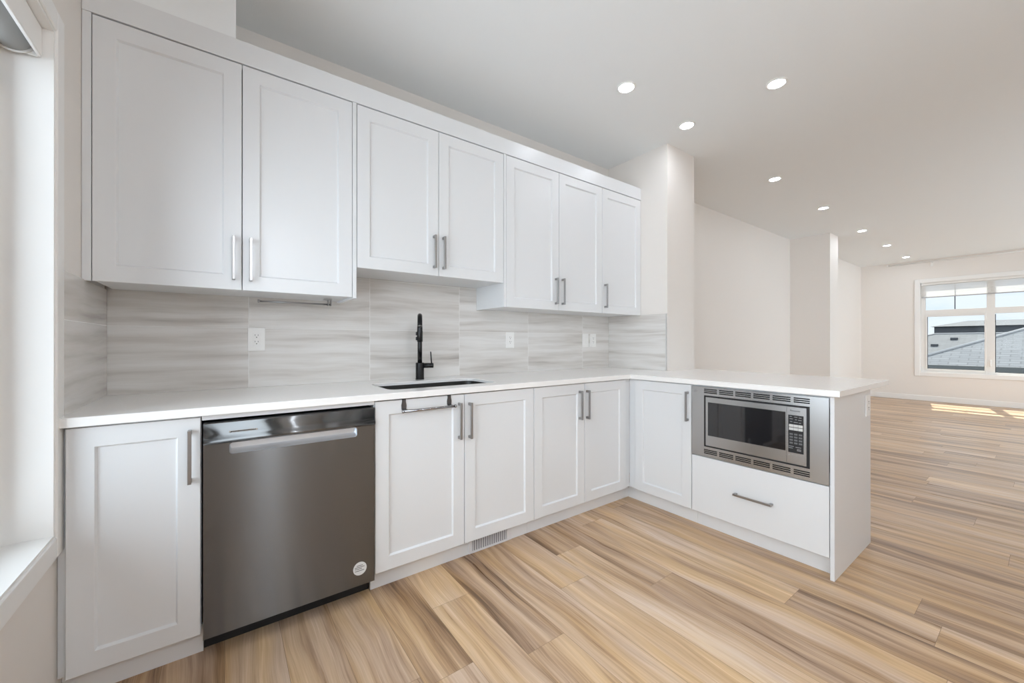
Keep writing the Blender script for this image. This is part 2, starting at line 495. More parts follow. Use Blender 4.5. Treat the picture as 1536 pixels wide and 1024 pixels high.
def wall_with_hole_x(name, x0, x1, y0, y1, hy0, hy1, hz0, hz1):
    bm = NB()
    box(bm, (x0, y0, -0.1), (x1, hy0, H)); box(bm, (x0, hy1, -0.1), (x1, y1, H))
    box(bm, (x0, hy0, -0.1), (x1, hy1, hz0)); box(bm, (x0, hy0, hz1), (x1, hy1, H))
    return struct(name, bm, 'wall')
LW = (-3.90, -0.668, 0.563, 2.075)       # left window opening y0 y1 z0 z1
FWN = (-3.42, -0.880, 0.552, 2.295)      # far window opening
wall_with_hole_x('wall_left', -T, 0, YS, 0, *LW)
wall_with_hole_x('wall_far', XF, XF + T, YS, 0, *FWN)
# opposite wall with openings for the two added windows
bm = NB()
SW = (4.3, 10.9, 0.20, 2.45)
SD = (0.745, 0.985, 0.04, 2.40)
box(bm, (-T, YS - T, -0.1), (SD[0], YS, H)); box(bm, (SD[0], YS - T, -0.1), (SD[1], YS, SD[2])); box(bm, (SD[0], YS - T, SD[3]), (SD[1], YS, H))
box(bm, (SD[1], YS - T, -0.1), (SW[0], YS, H)); box(bm, (SW[0], YS - T, -0.1), (SW[1], YS, SW[2])); box(bm, (SW[0], YS - T, SW[3]), (SW[1], YS, H))
box(bm, (SW[1], YS - T, -0.1), (XF + T, YS, H))
struct('wall_right', bm, 'wall')

# bulkhead above the first cabinet, column at the end of the run, second stub wall
struct('wall_bulkhead', bx((0, -0.351, 2.452), (0.459, 0, H)), 'ceiling')
struct('wall_column', bx((3.290, -0.600, 0), (3.690, 0, H)), 'wall')
struct('wall_stub', bx((7.565, -0.503, 0), (7.93, 0, H)), 'wall')

def baseboard(name, p0, p1):
    struct(name, bx(p0, p1, 0.003), 'trim')
baseboard('baseboard_back', (3.69, -0.014, 0), (7.565, 0, 0.10))
baseboard('baseboard_alcove', (7.93, -0.014, 0), (XF, 0, 0.10))
baseboard('baseboard_column', (3.69, -0.59, 0), (3.704, -0.014, 0.10))
baseboard('baseboard_stub', (7.551, -0.503, 0), (7.565, -0.014, 0.10))
baseboard('baseboard_front', (7.551, -0.517, 0), (7.93, -0.503, 0.10))
baseboard('baseboard_far', (XF - 0.014, YS, 0), (XF, -0.014, 0.10))
baseboard('baseboard_left', (0, YS, 0), (0.014, -0.645, 0.10))
baseboard('baseboard_right', (1.02, YS, 0), (XF - 0.014, YS + 0.014, 0.10))

# ------------------------------------------------------------------ windows
def casing_x(name, x, sgn, hole, w, th, parent=None):
    y0, y1, z0, z1 = hole
    bm = NB(); a, b_ = x, x + sgn*th
    box(bm, (a, y1, z0 - w), (b_, y1 + w, z1 + w), 0.003); box(bm, (a, y0 - w, z0 - w), (b_, y0, z1 + w), 0.003)
    box(bm, (a, y0, z1), (b_, y1, z1 + w), 0.003); box(bm, (a, y0, z0 - w), (b_, y1, z0), 0.003)
    return struct(name, bm, 'trim')

# left window: casing, jamb, frame, glass
w1 = thing('window_1', 'tall white trimmed window on the left wall beside the base cabinet', 'window', (0, -1.5, 0.563)); w1['kind'] = 'structure'
def rel(o, par):
    o.parent = par; o.matrix_parent_inverse = Matrix.Translation(-Vector(par.location)); return o
y0, y1, z0, z1 = LW
bm = NB(); w = 0.062
box(bm, (0, y1, z0 - w), (0.016, y1 + w, z1 + w), 0.003); box(bm, (0, y0 - w, z0 - w), (0.016, y0, z1 + w), 0.003)
box(bm, (0, y0, z1), (0.016, y1, z1 + w), 0.003); box(bm, (0, y0, z0 - w), (0.016, y1, z0), 0.003)
rel(obj('casing', bm, 'trim'), w1)
bm = NB(); j = 0.008
box(bm, (-T, y1 - j, z0), (0.010, y1, z1)); box(bm, (-T, y0, z0), (0.010, y0 + j, z1))
box(bm, (-T, y0 + j, z1 - j), (0.010, y1 - j, z1)); box(bm, (-T, y0 + j, z0), (0.010, y1 - j, z0 + j))
rel(obj('jamb', bm, 'trim'), w1)
bm = NB(); f = 0.05
for (a, b_, c, d) in ((y1-j-f, y1-j, z0+j, z1-j), (y0+j, y0+j+f, z0+j, z1-j), (y0+j+f, y1-j-f, z0+j, z0+j+f), (y0+j+f, y1-j-f, z1-j-f, z1-j), ((y0+y1)/2-.035, (y0+y1)/2+.035, z0+j+f, z1-j-f)):
    box(bm, (-T + 0.005, a, c), (-0.100, b_, d), 0.003)
rel(obj('sash_frame', bm, 'vinyl'), w1)
rel(obj('glass', bx((-0.128, y0+j+f, z0+j+f), (-0.124, y1-j-f, z1-j-f)), 'glass'), w1)

# far window: three lights with transoms
w2 = thing('window_2', 'wide white framed window at the far end of the living room', 'window', (XF, -2.1, 0.552)); w2['kind'] = 'structure'
y0, y1, z0, z1 = FWN
bm = NB(); w = 0.072
box(bm, (XF - 0.016, y1, z0 - w), (XF, y1 + w, z1 + w), 0.003); box(bm, (XF - 0.016, y0 - w, z0 - w), (XF, y0, z1 + w), 0.003)
box(bm, (XF - 0.016, y0, z1), (XF, y1, z1 + w), 0.003); box(bm, (XF - 0.016, y0, z0 - w), (XF, y1, z0), 0.003)
rel(obj('casing', bm, 'trim'), w2)
bm = NB()
box(bm, (XF - 0.010, y1 - j, z0), (XF + T, y1, z1)); box(bm, (XF - 0.010, y0, z0), (XF + T, y0 + j, z1))
box(bm, (XF - 0.010, y0 + j, z1 - j), (XF + T, y1 - j, z1)); box(bm, (XF - 0.010, y0 + j, z0), (XF + T, y1 - j, z0 + j))
rel(obj('jamb', bm, 'trim'), w2)
XG = XF + 0.10
bm = NB()
ym = [(-1.812, -1.716), (-2.584, -2.488)]
box(bm, (XG - 0.03, y1 - 0.068, z0 + j), (XG + 0.03, y1 - j, z1 - j), 0.003); box(bm, (XG - 0.03, y0 + j, z0 + j), (XG + 0.03, y0 + 0.068, z1 - j), 0.003)
for a, b_ in ym: box(bm, (XG - 0.03, a, z0 + j), (XG + 0.03, b_, z1 - j), 0.003)
cells = [(-1.716, y1 - 0.068), (-2.488, -1.812), (y0 + 0.068, -2.584)]
for i, (a, b_) in enumerate(cells):
    box(bm, (XG - 0.03, a, 1.655), (XG + 0.03, b_, 1.760), 0.003)
    box(bm, (XG - 0.03, a, z0 + j), (XG + 0.03, b_, z0 + 0.045), 0.003)
    box(bm, (XG - 0.03, a, z1 - 0.05), (XG + 0.03, b_, z1 - j), 0.003)
rel(obj('window_frame', bm, 'vinyl'), w2)
bm = NB()
for i in (0, 2):
    a, b_ = cells[i]
    for (c, d, e, g_) in ((a, a + 0.025, z0 + .045, 1.655), (b_ - 0.025, b_, z0 + .045, 1.655), (a + .025, b_ - .025, z0 + .045, z0 + .072), (a + .025, b_ - .025, 1.63, 1.655)):
        box(bm, (XG - 0.042, c, e), (XG - 0.005, d, g_), 0.003)
rel(obj('casement_sash', bm, 'vinyl'), w2)
bm = NB()
for a, b_ in cells:
    box(bm, (XG - 0.006, (a + b_)/2 - 0.006, 1.76), (XG + 0.006, (a + b_)/2 + 0.006, z1 - 0.05))
rel(obj('muntin', bm, 'seal'), w2)
bm = NB()
for i, (a, b_) in enumerate(cells):
    zb = z0 + 0.045 if i == 1 else z0 + 0.072
    box(bm, (XG - 0.02, b_ - 0.030 if i != 1 else b_ - 0.008, zb), (XG - 0.001, b_ - (0.025 if i != 1 else 0.0), 1.64))
    box(bm, (XG - 0.02, a + 0.03, zb), (XG - 0.001, b_ - 0.03, zb + 0.010))
rel(obj('glazing_seal', bm, 'seal'), w2)
bm = NB()
for a, b_ in cells:
    box(bm, (XG + 0.0, a, z0 + .045), (XG + 0.004, b_, 1.655)); box(bm, (XG + 0.0, a, 1.76), (XG + 0.004, b_, z1 - .05))
rel(obj('glass', bm, 'glass'), w2)
bm = NB(); box(bm, (XG - 0.048, -1.772, 0.70), (XG - 0.030, -1.752, 0.82), 0.004); box(bm, (XG - 0.065, -1.770, 0.735), (XG - 0.046, -1.754, 0.75), 0.003)
rel(obj('sash_lock', bm, 'plastic'), w2)

# unseen windows added in the opposite wall to bring in light
def south(name, hole, n, label, cat):
    a, b_, c, d = hole
    t_ = thing(name, label, cat, ((a+b_)/2, YS, c)); t_['kind'] = 'structure'
    bm = NB(); f = 0.055 if b_ - a > 1 else 0.02
    box(bm, (a, YS - 0.11, c), (a + f, YS - 0.05, d), 0.003); box(bm, (b_ - f, YS - 0.11, c), (b_, YS - 0.05, d), 0.003)
    box(bm, (a + f, YS - 0.11, d - f), (b_ - f, YS - 0.05, d), 0.003); box(bm, (a + f, YS - 0.11, c), (b_ - f, YS - 0.05, c + f), 0.003)
    for i in range(1, n):
        x = a + (b_ - a)*i/n; box(bm, (x - .035, YS - 0.11, c + f), (x + .035, YS - 0.05, d - f), 0.003)
    rel(obj('window_frame', bm, 'vinyl'), t_)
    rel(obj('glass', bx((a + f, YS - 0.082, c + f), (b_ - f, YS - 0.078, d - f)), 'glass'), t_)
    w = 0.07; bm = NB()
    box(bm, (a - w, YS, max(c - w, 0.0)), (a, YS + .016, d + w)); box(bm, (b_, YS, max(c - w, 0.0)), (b_ + w, YS + .016, d + w)); box(bm, (a, YS, d), (b_, YS + .016, d + w))
    if c > 0.1: box(bm, (a, YS, c - w), (b_, YS + .016, c))
    rel(obj('casing', bm, 'trim'), t_)
    return t_
south('added_window_4', SD, 1, 'tall narrow window added unseen behind the camera to streak the dishwasher', 'window')  # added so a bright streak reflects in the dishwasher
south('added_window_3', SW, 4, 'wide four pane window added unseen in the side wall to light the living room', 'window')  # added to brighten the living room half

# ------------------------------------------------------------------ window blinds
t_ = thing('roller_blind', 'rolled up grey roller blind with white fascia in the left window', 'roller blind', (-0.05, -1.5, 1.96))
y0, y1 = LW[0] + 0.012, LW[1] - 0.012
rel(obj('fascia', bx((-0.022, y0, 1.978), (-0.012, y1, 2.064), 0.002), 'trim'), t_)
bm = NB(); cyl(bm, (-0.064, y0 + .02, 2.012), (-0.064, y1 - 0.014, 2.012), 0.040, n=32)
rel(obj('fabric_roll', bm, 'rollergrey'), t_)
bm = NB(); cyl(bm, (-0.064, y1 - 0.014, 2.012), (-0.064, y1 - 0.008, 2.012), 0.044, n=32); box(bm, (-0.10, y1 - .008, 1.975), (-0.02, y1 - .003, 2.064))
rel(obj('end_bracket', bm, 'plastic'), t_)
bm = NB()
pts = [(-0.094, y1 - .02 - 0.008*math.cos(k*math.pi/8), 1.895 - 0.010*math.sin(k*math.pi/8)) for k in range(9)]
tube(bm, [(-0.094, y1 - .028, 2.0)] + pts + [(-0.094, y1 - .012, 2.0)], 0.0022, n=8)
rel(obj('pull_chain', bm, 'plastic'), t_)
bm = NB(); lathe(bm, [(0, -.02), (.005, -.018), (.007, -.008), (.007, .010), (.004, .018), (0, .02)], (-0.094, y1 - .02, 1.888), n=12)
rel(obj('chain_weight', bm, 'nickel'), t_)

t_ = thing('roller_blind', 'sheer white roller blind partly lowered over the far living room window', 'roller blind', (XF + 0.04, -2.1, 2.0))
y0, y1 = FWN[0] + 0.02, FWN[1] - 0.02
bm = NB(); box(bm, (XF + 0.012, y0, 2.245), (XF + 0.055, y1, 2.285), 0.003)
rel(obj('head_rail', bm, 'vinyl'), t_)
rel(obj('blind_cloth', bx((XF + 0.040, y0, 2.015), (XF + 0.0415, y1, 2.25)), 'blindcloth'), t_)
bm = NB(); box(bm, (XF + 0.034, y0, 2.000), (XF + 0.048, y1, 2.016), 0.003)
rel(obj('bottom_bar', bm, 'inkpale'), t_)

# curtain rod at the ceiling
t_ = thing('curtain_rod', 'white curtain rod under the ceiling above the far window', 'curtain rod', (XF - 0.06, -2.1, 2.68))
bm = NB(); cyl(bm, (XF - 0.07, -3.95, 2.690), (XF - 0.07, -0.42, 2.690), 0.013, n=14)
rel(obj('rod', bm, 'trim'), t_)
for yy in (-1.047, -3.3):
    bm = NB(); box(bm, (XF - 0.085, yy - .012, 2.664), (XF, yy + .012, 2.676), 0.002); box(bm, (XF - 0.012, yy - .018, 2.60), (XF, yy + .018, 2.70), 0.002)
    rel(obj('bracket', bm, 'trim'), t_)
for yy in (-0.42, -3.95):
    bm = NB(); lathe(bm, [(0, -.018), (.016, -.014), (.018, 0), (.016, .014), (0, .018)], (XF - .07, yy, 2.69), n=14, axis='y')
    rel(obj('finial', bm, 'trim'), t_)

# ------------------------------------------------------------------ cabinetry
HANDLE_ME = {}
def handle_mesh(Lh, vertical):
    k = (round(Lh, 3), vertical)
    if k not in HANDLE_ME:
        bm = NB(); h = Lh/2; w = 0.0055
        if vertical:
            box(bm, (-w, -0.032, -h), (w, -0.023, h), 0.001)
            for s in (-1, 1): box(bm, (-w, -0.024, s*(h - .008) - .007), (w, 0, s*(h - .008) + .007), 0.001)
        else:
            box(bm, (-h, -0.032, -w), (h, -0.023, w), 0.001)
            for s in (-1, 1): box(bm, (s*(h - .008) - .007, -0.024, -w), (s*(h - .008) + .007, 0, w), 0.001)
        me = bpy.data.meshes.new('bar_handle'); bm.to_mesh(me); bm.free(); me.materials.append(MT['handle'])
        HANDLE_ME[k] = me
    return HANDLE_ME[k]

def handle(parent, x, y, z, Lh=0.186, vertical=True):
    o = bpy.data.objects.new('handle', handle_mesh(Lh, vertical)); COL.objects.link(o)
    o.location = (x, y, z); o.parent = parent
    o['label'] = 'brushed gunmetal bar handle'
    return o

def panels(bm, x0, x1, y0, y1, z0, z1, t=0.016, top=True, bottom=True, back=True):
    box(bm, (x0, y0, z0), (x0 + t, y1, z1)); box(bm, (x1 - t, y0, z0), (x1, y1, z1))
    if bottom: box(bm, (x0 + t, y0, z0), (x1 - t, y1, z0 + t))
    if top: box(bm, (x0 + t, y0, z1 - t), (x1 - t, y1, z1))
    if back: box(bm, (x0 + t, y1 - 0.008, z0 + (t if bottom else 0)), (x1 - t, y1, z1 - (t if top else 0)))
    return bm

G = 0.0016    # half of the gap between doors
def cabinet(name, label, cat, loc, rz, group, carc, doors, extra=()):
    """carc: x0,x1,depth,z0,z1,(top) in the cabinet's own frame (front plane y=0); doors: x0,x1,z0,z1,(hx,hz)"""
    t_ = thing(name, label, cat, loc, rz, group)
    x0, x1, d, z0, z1, top = carc
    obj('carcass', panels(NB(), x0, x1, 0.0, d, z0, z1, top=top), 'cabinet', t_)
    for (a, b_, c, e, hx, hz) in doors:
        bm = shaker(NB(), a + G, b_ - G, c, e)
        o = obj('door', bm, 'cabinet', t_)
        if hx is not None: handle(o, hx, -0.019, hz)
    for nm, p0, p1, mm in extra:
        obj(nm, bx(p0, p1, 0.0008), mm, t_)
    return t_

YU = -0.332     # upper carcass front
UD = 0.3225
ZT = 2.352
grpU = 'white wall cabinets'
cabinet('upper_cabinet', 'tall white two-door wall cabinet beside the left window wall under the bulkhead', 'cabinet', (0, YU, 0), 0, grpU,
        (0.026, 0.938, UD, 1.376, ZT, True),
        [(0.026, 0.481, 1.371, ZT - .0045, 0.451, 1.505), (0.481, 0.938, 1.371, ZT - .0045, 0.512, 1.504)],
        [('filler_strip', (0.001, -0.019, 1.371), (0.0252, 0.0, ZT), 'cabinet'), ('end_panel', (0.9385, -0.019, 1.366), (0.9580, UD, ZT), 'cabinet')])
cabinet('upper_cabinet', 'short white two-door wall cabinet above the sink and faucet', 'cabinet', (0, YU, 0), 0, grpU,
        (0.9585, 1.8640, UD, 1.527, ZT, True),
        [(0.9595, 1.4105, 1.523, ZT - .0045, 1.379, 1.656), (1.4105, 1.8630, 1.523, ZT - .0045, 1.437, 1.656)])
cabinet('upper_cabinet', 'white two-door wall cabinet right of the short cabinet above the sink', 'cabinet', (0, YU, 0), 0, grpU,
        (1.8845, 2.8000, UD, 1.376, ZT, True),
        [(1.8845, 2.3440, 1.371, ZT - .0045, 2.308, 1.503), (2.3440, 2.8000, 1.371, ZT - .0045, 2.373, 1.504)],
        [('end_panel', (1.8645, -0.019, 1.371), (1.8840, UD, ZT), 'cabinet')])
cabinet('upper_cabinet', 'narrow white single-door wall cabinet against the column at the end of the run', 'cabinet', (0, YU, 0), 0, grpU,
        (2.8005, 3.2890, UD, 1.376, ZT, True),
        [(2.8005, 3.2885, 1.371, ZT - .0045, 2.828, 1.505)])

o = obj('crown_board', bx((0.001, -0.353, ZT + 0.001), (3.289, -0.012, 2.4515), 0.001), 'cabinet')
tag(o, 'long flat white crown board running along the tops of the wall cabinets', 'crown board')

YBF = -0.611    # base carcass front
BD = 0.600
TK = 0.049      # toe kick setback from the carcass front
def toe(x0, x1): return ('toe_kick', (x0, TK, 0.0), (x1, TK + 0.015, 0.1000), 'toekick')
grpB = 'white base cabinets'
cabinet('base_cabinet', 'white single-door base cabinet between the left window wall and the dishwasher', 'cabinet', (0, YBF, 0), 0, grpB,
        (0.022, 0.352, BD, 0.102, 0.882, True),
        [(0.022, 0.352, 0.104, 0.877, 0.321, 0.745)],
        [toe(0.001, 0.3565), ('filler_strip', (0.001, 0.008, 0.1005), (0.0215, 0.024, 0.882), 'cabinet')])
o = cabinet('base_cabinet', 'white two-door base cabinet under the sink with a towel bar over its left door', 'cabinet', (0, YBF, 0), 0, grpB,
        (0.9640, 1.8850, BD, 0.102, 0.882, False),
        [(0.9640, 1.4220, 0.104, 0.877, 1.388, 0.745), (1.4220, 1.8850, 0.104, 0.877, 1.449, 0.740)],
        [toe(0.9640, 1.8850)])
cabinet('base_cabinet', 'white two-door base cabinet between the sink cabinet and the inner corner', 'cabinet', (0, YBF, 0), 0, grpB,
        (1.8855, 2.7280, BD, 0.102, 0.882, True),
        [(1.8855, 2.3090, 0.104, 0.877, 2.259, 0.742), (2.3090, 2.7280, 0.104, 0.877, 2.326, 0.740)],
        [toe(1.8855, 2.8410), ('filler_strip', (2.7290, -0.001, 0.1005), (2.7910, 0.016, 0.882), 'cabinet')])

# peninsula (local x -> world -y, local y -> world +x); local x = -world y
PX = 2.792
RZ = -math.pi/2
PD = 0.596
tkp = 0.049
o = cabinet('base_cabinet', 'white single-door peninsula cabinet at the inner corner left of the microwave', 'cabinet', (PX, 0, 0), RZ, grpB,
        (0.672, 1.0930, PD, 0.102, 0.882, True),
        [(0.672, 1.0925, 0.104, 0.877, 1.070, 0.743)],
        [('toe_kick', (0.5610, tkp, 0.0), (1.0930, tkp + .015, 0.1000), 'toekick'), ('filler_strip', (0.6125, -0.001, 0.1005), (0.6712, 0.016, 0.882), 'cabinet')])
t_ = thing('drawer_cabinet', 'white peninsula cabinet with the built-in microwave above one wide drawer', 'cabinet', (PX, 0, 0), RZ, grpB)
bm = panels(NB(), 1.0940, 1.7870, 0.0, PD, 0.102, 0.882); box(bm, (1.110, 0.0, 0.440), (1.771, PD - .008, 0.456))
obj('carcass', bm, 'cabinet', t_)
obj('toe_kick', bx((1.0940, tkp, 0), (1.7870, tkp + .015, .1000), 0.0008), 'toekick', t_)
o = obj('drawer', bx((1.0960, -0.019, 0.104), (1.7855, 0.0, 0.4480), 0.0012), 'cabinet', t_)
handle(o, 1.4485, -0.019, 0.282, 0.196, False)
o = obj('end_panel', bx((2.773, -1.8065, 0), (3.404, -1.7885, 0.8830), 0.0012), 'cabinet')
tag(o, 'white end panel closing the peninsula, reaching down to the floor', 'end panel')
o = obj('back_panel', bx((3.3895, -1.7875, 0), (3.4040, -0.6010, 0.8830), 0.0012), 'cabinet')
tag(o, 'white panel along the living room side of the peninsula', 'back panel')
o = obj('filler_rail', bx((0.3540, -0.628, 0.8650), (0.9625, -0.600, 0.8830), 0.0008), 'cabinet')
tag(o, 'thin white rail between the worktop and the top of the dishwasher', 'filler rail')

# ------------------------------------------------------------------ worktop with sink cut-out
SX0, SX1, SY0, SY1, SR = 1.068, 1.700, -0.530, -0.205, 0.045
bm = NB()
outer = [(0.0015, -0.0015), (3.2885, -0.0015), (3.2885, -0.6015), (3.696, -0.6015), (3.696, -1.832), (2.753, -1.832), (2.753, -0.652), (0.0015, -0.652)]
hole = []
for cx, cy, a0 in ((SX1 - SR, SY1 - SR, 0), (SX0 + SR, SY1 - SR, 90), (SX0 + SR, SY0 + SR, 180), (SX1 - SR, SY0 + SR, 270)):
    for i in range(7):
        a = math.radians(a0 + 90*i/6); hole.append((cx + SR*math.cos(a), cy + SR*math.sin(a)))
Z0, Z1 = 0.884, 0.914
for z, up in ((Z1, True), (Z0, False)):
    vo = [bm.verts.new((x, y, z)) for x, y in outer]; vh = [bm.verts.new((x, y, z)) for x, y in hole]
    es = [bm.edges.new((vo[i], vo[(i+1) % len(vo)])) for i in range(len(vo))] + [bm.edges.new((vh[i], vh[(i+1) % len(vh)])) for i in range(len(vh))]
    bmesh.ops.triangle_fill(bm, use_beauty=True, use_dissolve=False, edges=es, normal=(0, 0, 1 if up else -1))
    if up: TO, TH = vo, vh
    else: BO, BH = vo, vh
for A, B in ((TO, BO), (TH, BH)):
    for i in range(len(A)):
        k = (i+1) % len(A); bm.faces.new((A[i], A[k], B[k], B[i]))
bmesh.ops.recalc_face_normals(bm, faces=bm.faces[:])
es = [e for e in bm.edges if len(e.link_faces) == 2 and abs(e.link_faces[0].normal.dot(e.link_faces[1].normal)) < 0.3 and abs(e.verts[0].co.z - e.verts[1].co.z) < 1e-5]
bmesh.ops.bevel(bm, geom=es, offset=0.0022, segments=2, affect='EDGES', profile=0.5)
o = obj('worktop', bm, 'counter')
tag(o, 'L-shaped white quartz worktop over the base cabinets and peninsula', 'worktop')

# sink bowl
t_ = thing('sink', 'undermount stainless steel sink bowl set in the worktop below the faucet', 'sink', (1.384, -0.367, 0.66))
def rr(x0, x1, y0, y1, r, z, n=6):
    out = []
    for cx, cy, a0 in ((x1 - r, y1 - r, 0), (x0 + r, y1 - r, 90), (x0 + r, y0 + r, 180), (x1 - r, y0 + r, 270)):
        for i in range(n + 1):
            a = math.radians(a0 + 90*i/n); out.append((cx + r*math.cos(a), cy + r*math.sin(a), z))
    return out
bm = NB()
rings = [rr(SX0 + .0008, SX1 - .0008, SY0 + .0008, SY1 - .0008, SR, 0.8985), rr(SX0 + .0025, SX1 - .0025, SY0 + .0025, SY1 - .0025, SR, 0.8985),
         rr(SX0 + .0025, SX1 - .0025, SY0 + .0025, SY1 - .0025, SR, 0.70), rr(SX0 + .006, SX1 - .006, SY0 + .006, SY1 - .006, SR, 0.682), rr(SX0 + .03, SX1 - .03, SY0 + .03, SY1 - .03, SR, 0.677)]
VR = [[bm.verts.new(p) for p in r_] for r_ in rings]
for A, B in zip(VR[:-1], VR[1:]):
    for i in range(len(A)):
        k = (i+1) % len(A); f = bm.faces.new((A[i], B[i], B[k], A[k]))
bm.faces.new(VR[-1])
rel(obj('bowl', bm, 'sinksteel'), t_)
bm = NB(); lathe(bm, [(0.045, .0005), (.045, .003), (.036, .004), (.03, .001), (0, .001)], (1.384, -0.33, 0.677), n=24)
rel(obj('drain', bm, 'chrome'), t_)

# faucet: gooseneck turned towards the room
t_ = thing('faucet', 'matte black pull-down kitchen faucet standing behind the sink', 'faucet', (1.400, -0.105, 0.914))
bm = NB(); lathe(bm, [(0, 0), (.0275, 0), (.0275, .004), (.0255, .006), (.0255, .101), (.0240, .104), (0, .104)], (0, 0, 0), n=28)
obj('base', bm, 'black', t_)
dirv = Vector((-0.39, -0.92, 0)).normalized()
pts = [Vector((0, 0, .10)), Vector((0, 0, .20)), Vector((0, 0, .27))]
Rg = 0.085
for i in range(1, 15):
    a = math.pi*i/14*0.97; pts.append(Vector((0, 0, .305)) + dirv*(Rg - Rg*math.cos(a)) + Vector((0, 0, Rg*math.sin(a))))
bm = NB(); tube(bm, pts, 0.0143, n=18)
obj('spout', bm, 'black', t_)
e = pts[-1]
bm = NB(); tube(bm, [e + Vector((0, 0, .012)), e + Vector((0, 0, .0)), e + Vector((0, 0, -.015)), e + Vector((0, 0, -.020)), e + Vector((0, 0, -.078)), e + Vector((0, 0, -.081))], [.0145, .0155, .0155, .0165, .0165, .0135], n=18)
sh = obj('spray_head', bm, 'black', t_)
side = Vector((-dirv.y, dirv.x, 0))
bm = NB(); c = e + Vector((0, 0, -.045)) - side*0.0165
for dz in (-.016, .012): box(bm, (c.x - .006, c.y - .006, c.z + dz - .010), (c.x + .006, c.y + .006, c.z + dz + .010), 0.002)
obj('spray_button', bm, 'blackplastic', sh)
bm = NB(); cyl(bm, e + Vector((0, 0, .0125)), e + Vector((0, 0, .0105)), .0152, n=18)
obj('collar_ring', bm, 'nickel', sh)
lv = Vector((0.88, -0.47, 0)).normalized()
bm = NB(); tube(bm, [lv*0.02 + Vector((0, 0, .086)), lv*0.080 + Vector((0, 0, .086)), lv*0.0835 + Vector((0, 0, .086))], [.0155, .0155, .0135], n=20)
lo = obj('lever_hub', bm, 'black', t_)
bm = NB(); tube(bm, [lv*0.071 + Vector((0, 0, .098)), lv*0.066 + Vector((0, 0, .172))], [.0042, .0038], n=12)
obj('lever', bm, 'black', lo)

# towel bar hooked over the left sink door
t_ = thing('towel_bar', 'chrome towel bar hooked over the left door of the sink cabinet', 'towel bar', (1.215, -0.630, 0.83))
for x in (1.098, 1.333):
    bm = NB()
    prof = [(-.009, .0505), (.009, .0505), (.009, .037), (.0125, .020), (.0115, .004), (.007, -.010), (-.007, -.010), (-.0115, .004), (-.0125, .020), (-.009, .037)]
    A = [bm.verts.new((x - 1.215 + a, -0.0008, b_)) for a, b_ in prof]; B = [bm.verts.new((x - 1.215 + a, -0.0030, b_)) for a, b_ in prof]
    bm.faces.new(A[::-1]); bm.faces.new(B)
    for i in range(len(A)): bm.faces.new((A[i], A[(i+1) % len(A)], B[(i+1) % len(A)], B[i]))
    bmesh.ops.recalc_face_normals(bm, faces=bm.faces[:])
    box(bm, (x - 1.215 - .009, -0.003, 0.0482), (x - 1.215 + .009, 0.020, 0.0505))
    box(bm, (x - 1.215 - .005, -0.040, -.008), (x - 1.215 + .005, -0.002, 0.004), 0.0015)
    obj('hook', bm, 'darksteel', t_)
bm = NB(); cyl(bm, (-.133, -0.038, -.003), (.133, -0.038, -.003), 0.0062, n=16)
obj('bar', bm, 'chrome', t_)
for s in (-1, 1):
    bm = NB(); lathe(bm, [(0, -.004), (.0075, -.004), (.0085, 0), (.0075, .004), (0, .004)], (s*0.134, -.038, -.003), n=14, axis='x')
    obj('end_cap', bm, 'chrome', t_)

# paper towel holder rod under the left wall cabinet
t_ = thing('towel_holder', 'slim steel paper towel rod mounted under the tall left wall cabinet', 'paper towel holder', (0.72, -0.16, 1.371))
bm = NB(); cyl(bm, (-.165, 0, -.027), (.155, 0, -.027), 0.0045, n=12)
obj('rod', bm, 'handle', t_)
bm = NB(); lathe(bm, [(0, -.004), (.008, -.004), (.009, 0), (.008, .004), (0, .004)], (-.167, 0, -.027), n=14, axis='x'); 
obj('end_knob', bm, 'handle', t_)
bm = NB(); box(bm, (.140, -.012, -.034), (.144, .012, -.001), 0.001); box(bm, (.120, -.016, -.0035), (.160, .016, -.0005), 0.0008); box(bm, (.154, -.012, -.034), (.158, .012, -.001), 0.001)
obj('bracket', bm, 'handle', t_)

# ------------------------------------------------------------------ tiles
def tile_panel(name, quad, uvs, nrm, th, label):
    """quad: 4 corners on the wall (a,b,c,d); extruded by th along nrm"""
    bm = NB(); uvl = bm.loops.layers.uv.new('UVMap')
    q = [Vector(p) for p in quad]; n_ = Vector(nrm)*th
    A = [bm.verts.new(p + Vector(nrm)*0.0004) for p in q]; B = [bm.verts.new(p + n_) for p in q]
    fs = [bm.faces.new(B), bm.faces.new(A[::-1])]
    for i in range(4): fs.append(bm.faces.new((A[i], A[(i+1) % 4], B[(i+1) % 4], B[i])))
    um = {}
    for i in range(4): um[A[i]] = uvs[i]; um[B[i]] = uvs[i]
    bmesh.ops.recalc_face_normals(bm, faces=bm.faces[:])
    for f in bm.faces:
        for lp in f.loops: lp[uvl].uv = um[lp.vert]
    o = obj(name, bm, 'tile')
    return tag(o, label, 'backsplash', 'streaked grey backsplash tiles')
zt = 1.372
tile_panel('tile_backsplash', [(0.008, 0, .9145), (3.2805, 0, .9145), (3.2805, 0, 1.530), (0.008, 0, 1.530)],
           [(0.008, .9145), (3.2805, .9145), (3.2805, 1.530), (0.008, 1.530)], (0, -1, 0), 0.008, 'streaked grey tile backsplash along the long back wall behind the faucet')
tile_panel('tile_backsplash', [(0, -0.604, .9145), (0, -.0005, .9145), (0, -.0005, 1.374), (0, -0.604, 1.374)],
           [(-.085, .9145), (.5175, .9145), (.5175, 1.374), (-.085, 1.374)], (1, 0, 0), 0.0075, 'short streaked tile return on the left wall next to the window')
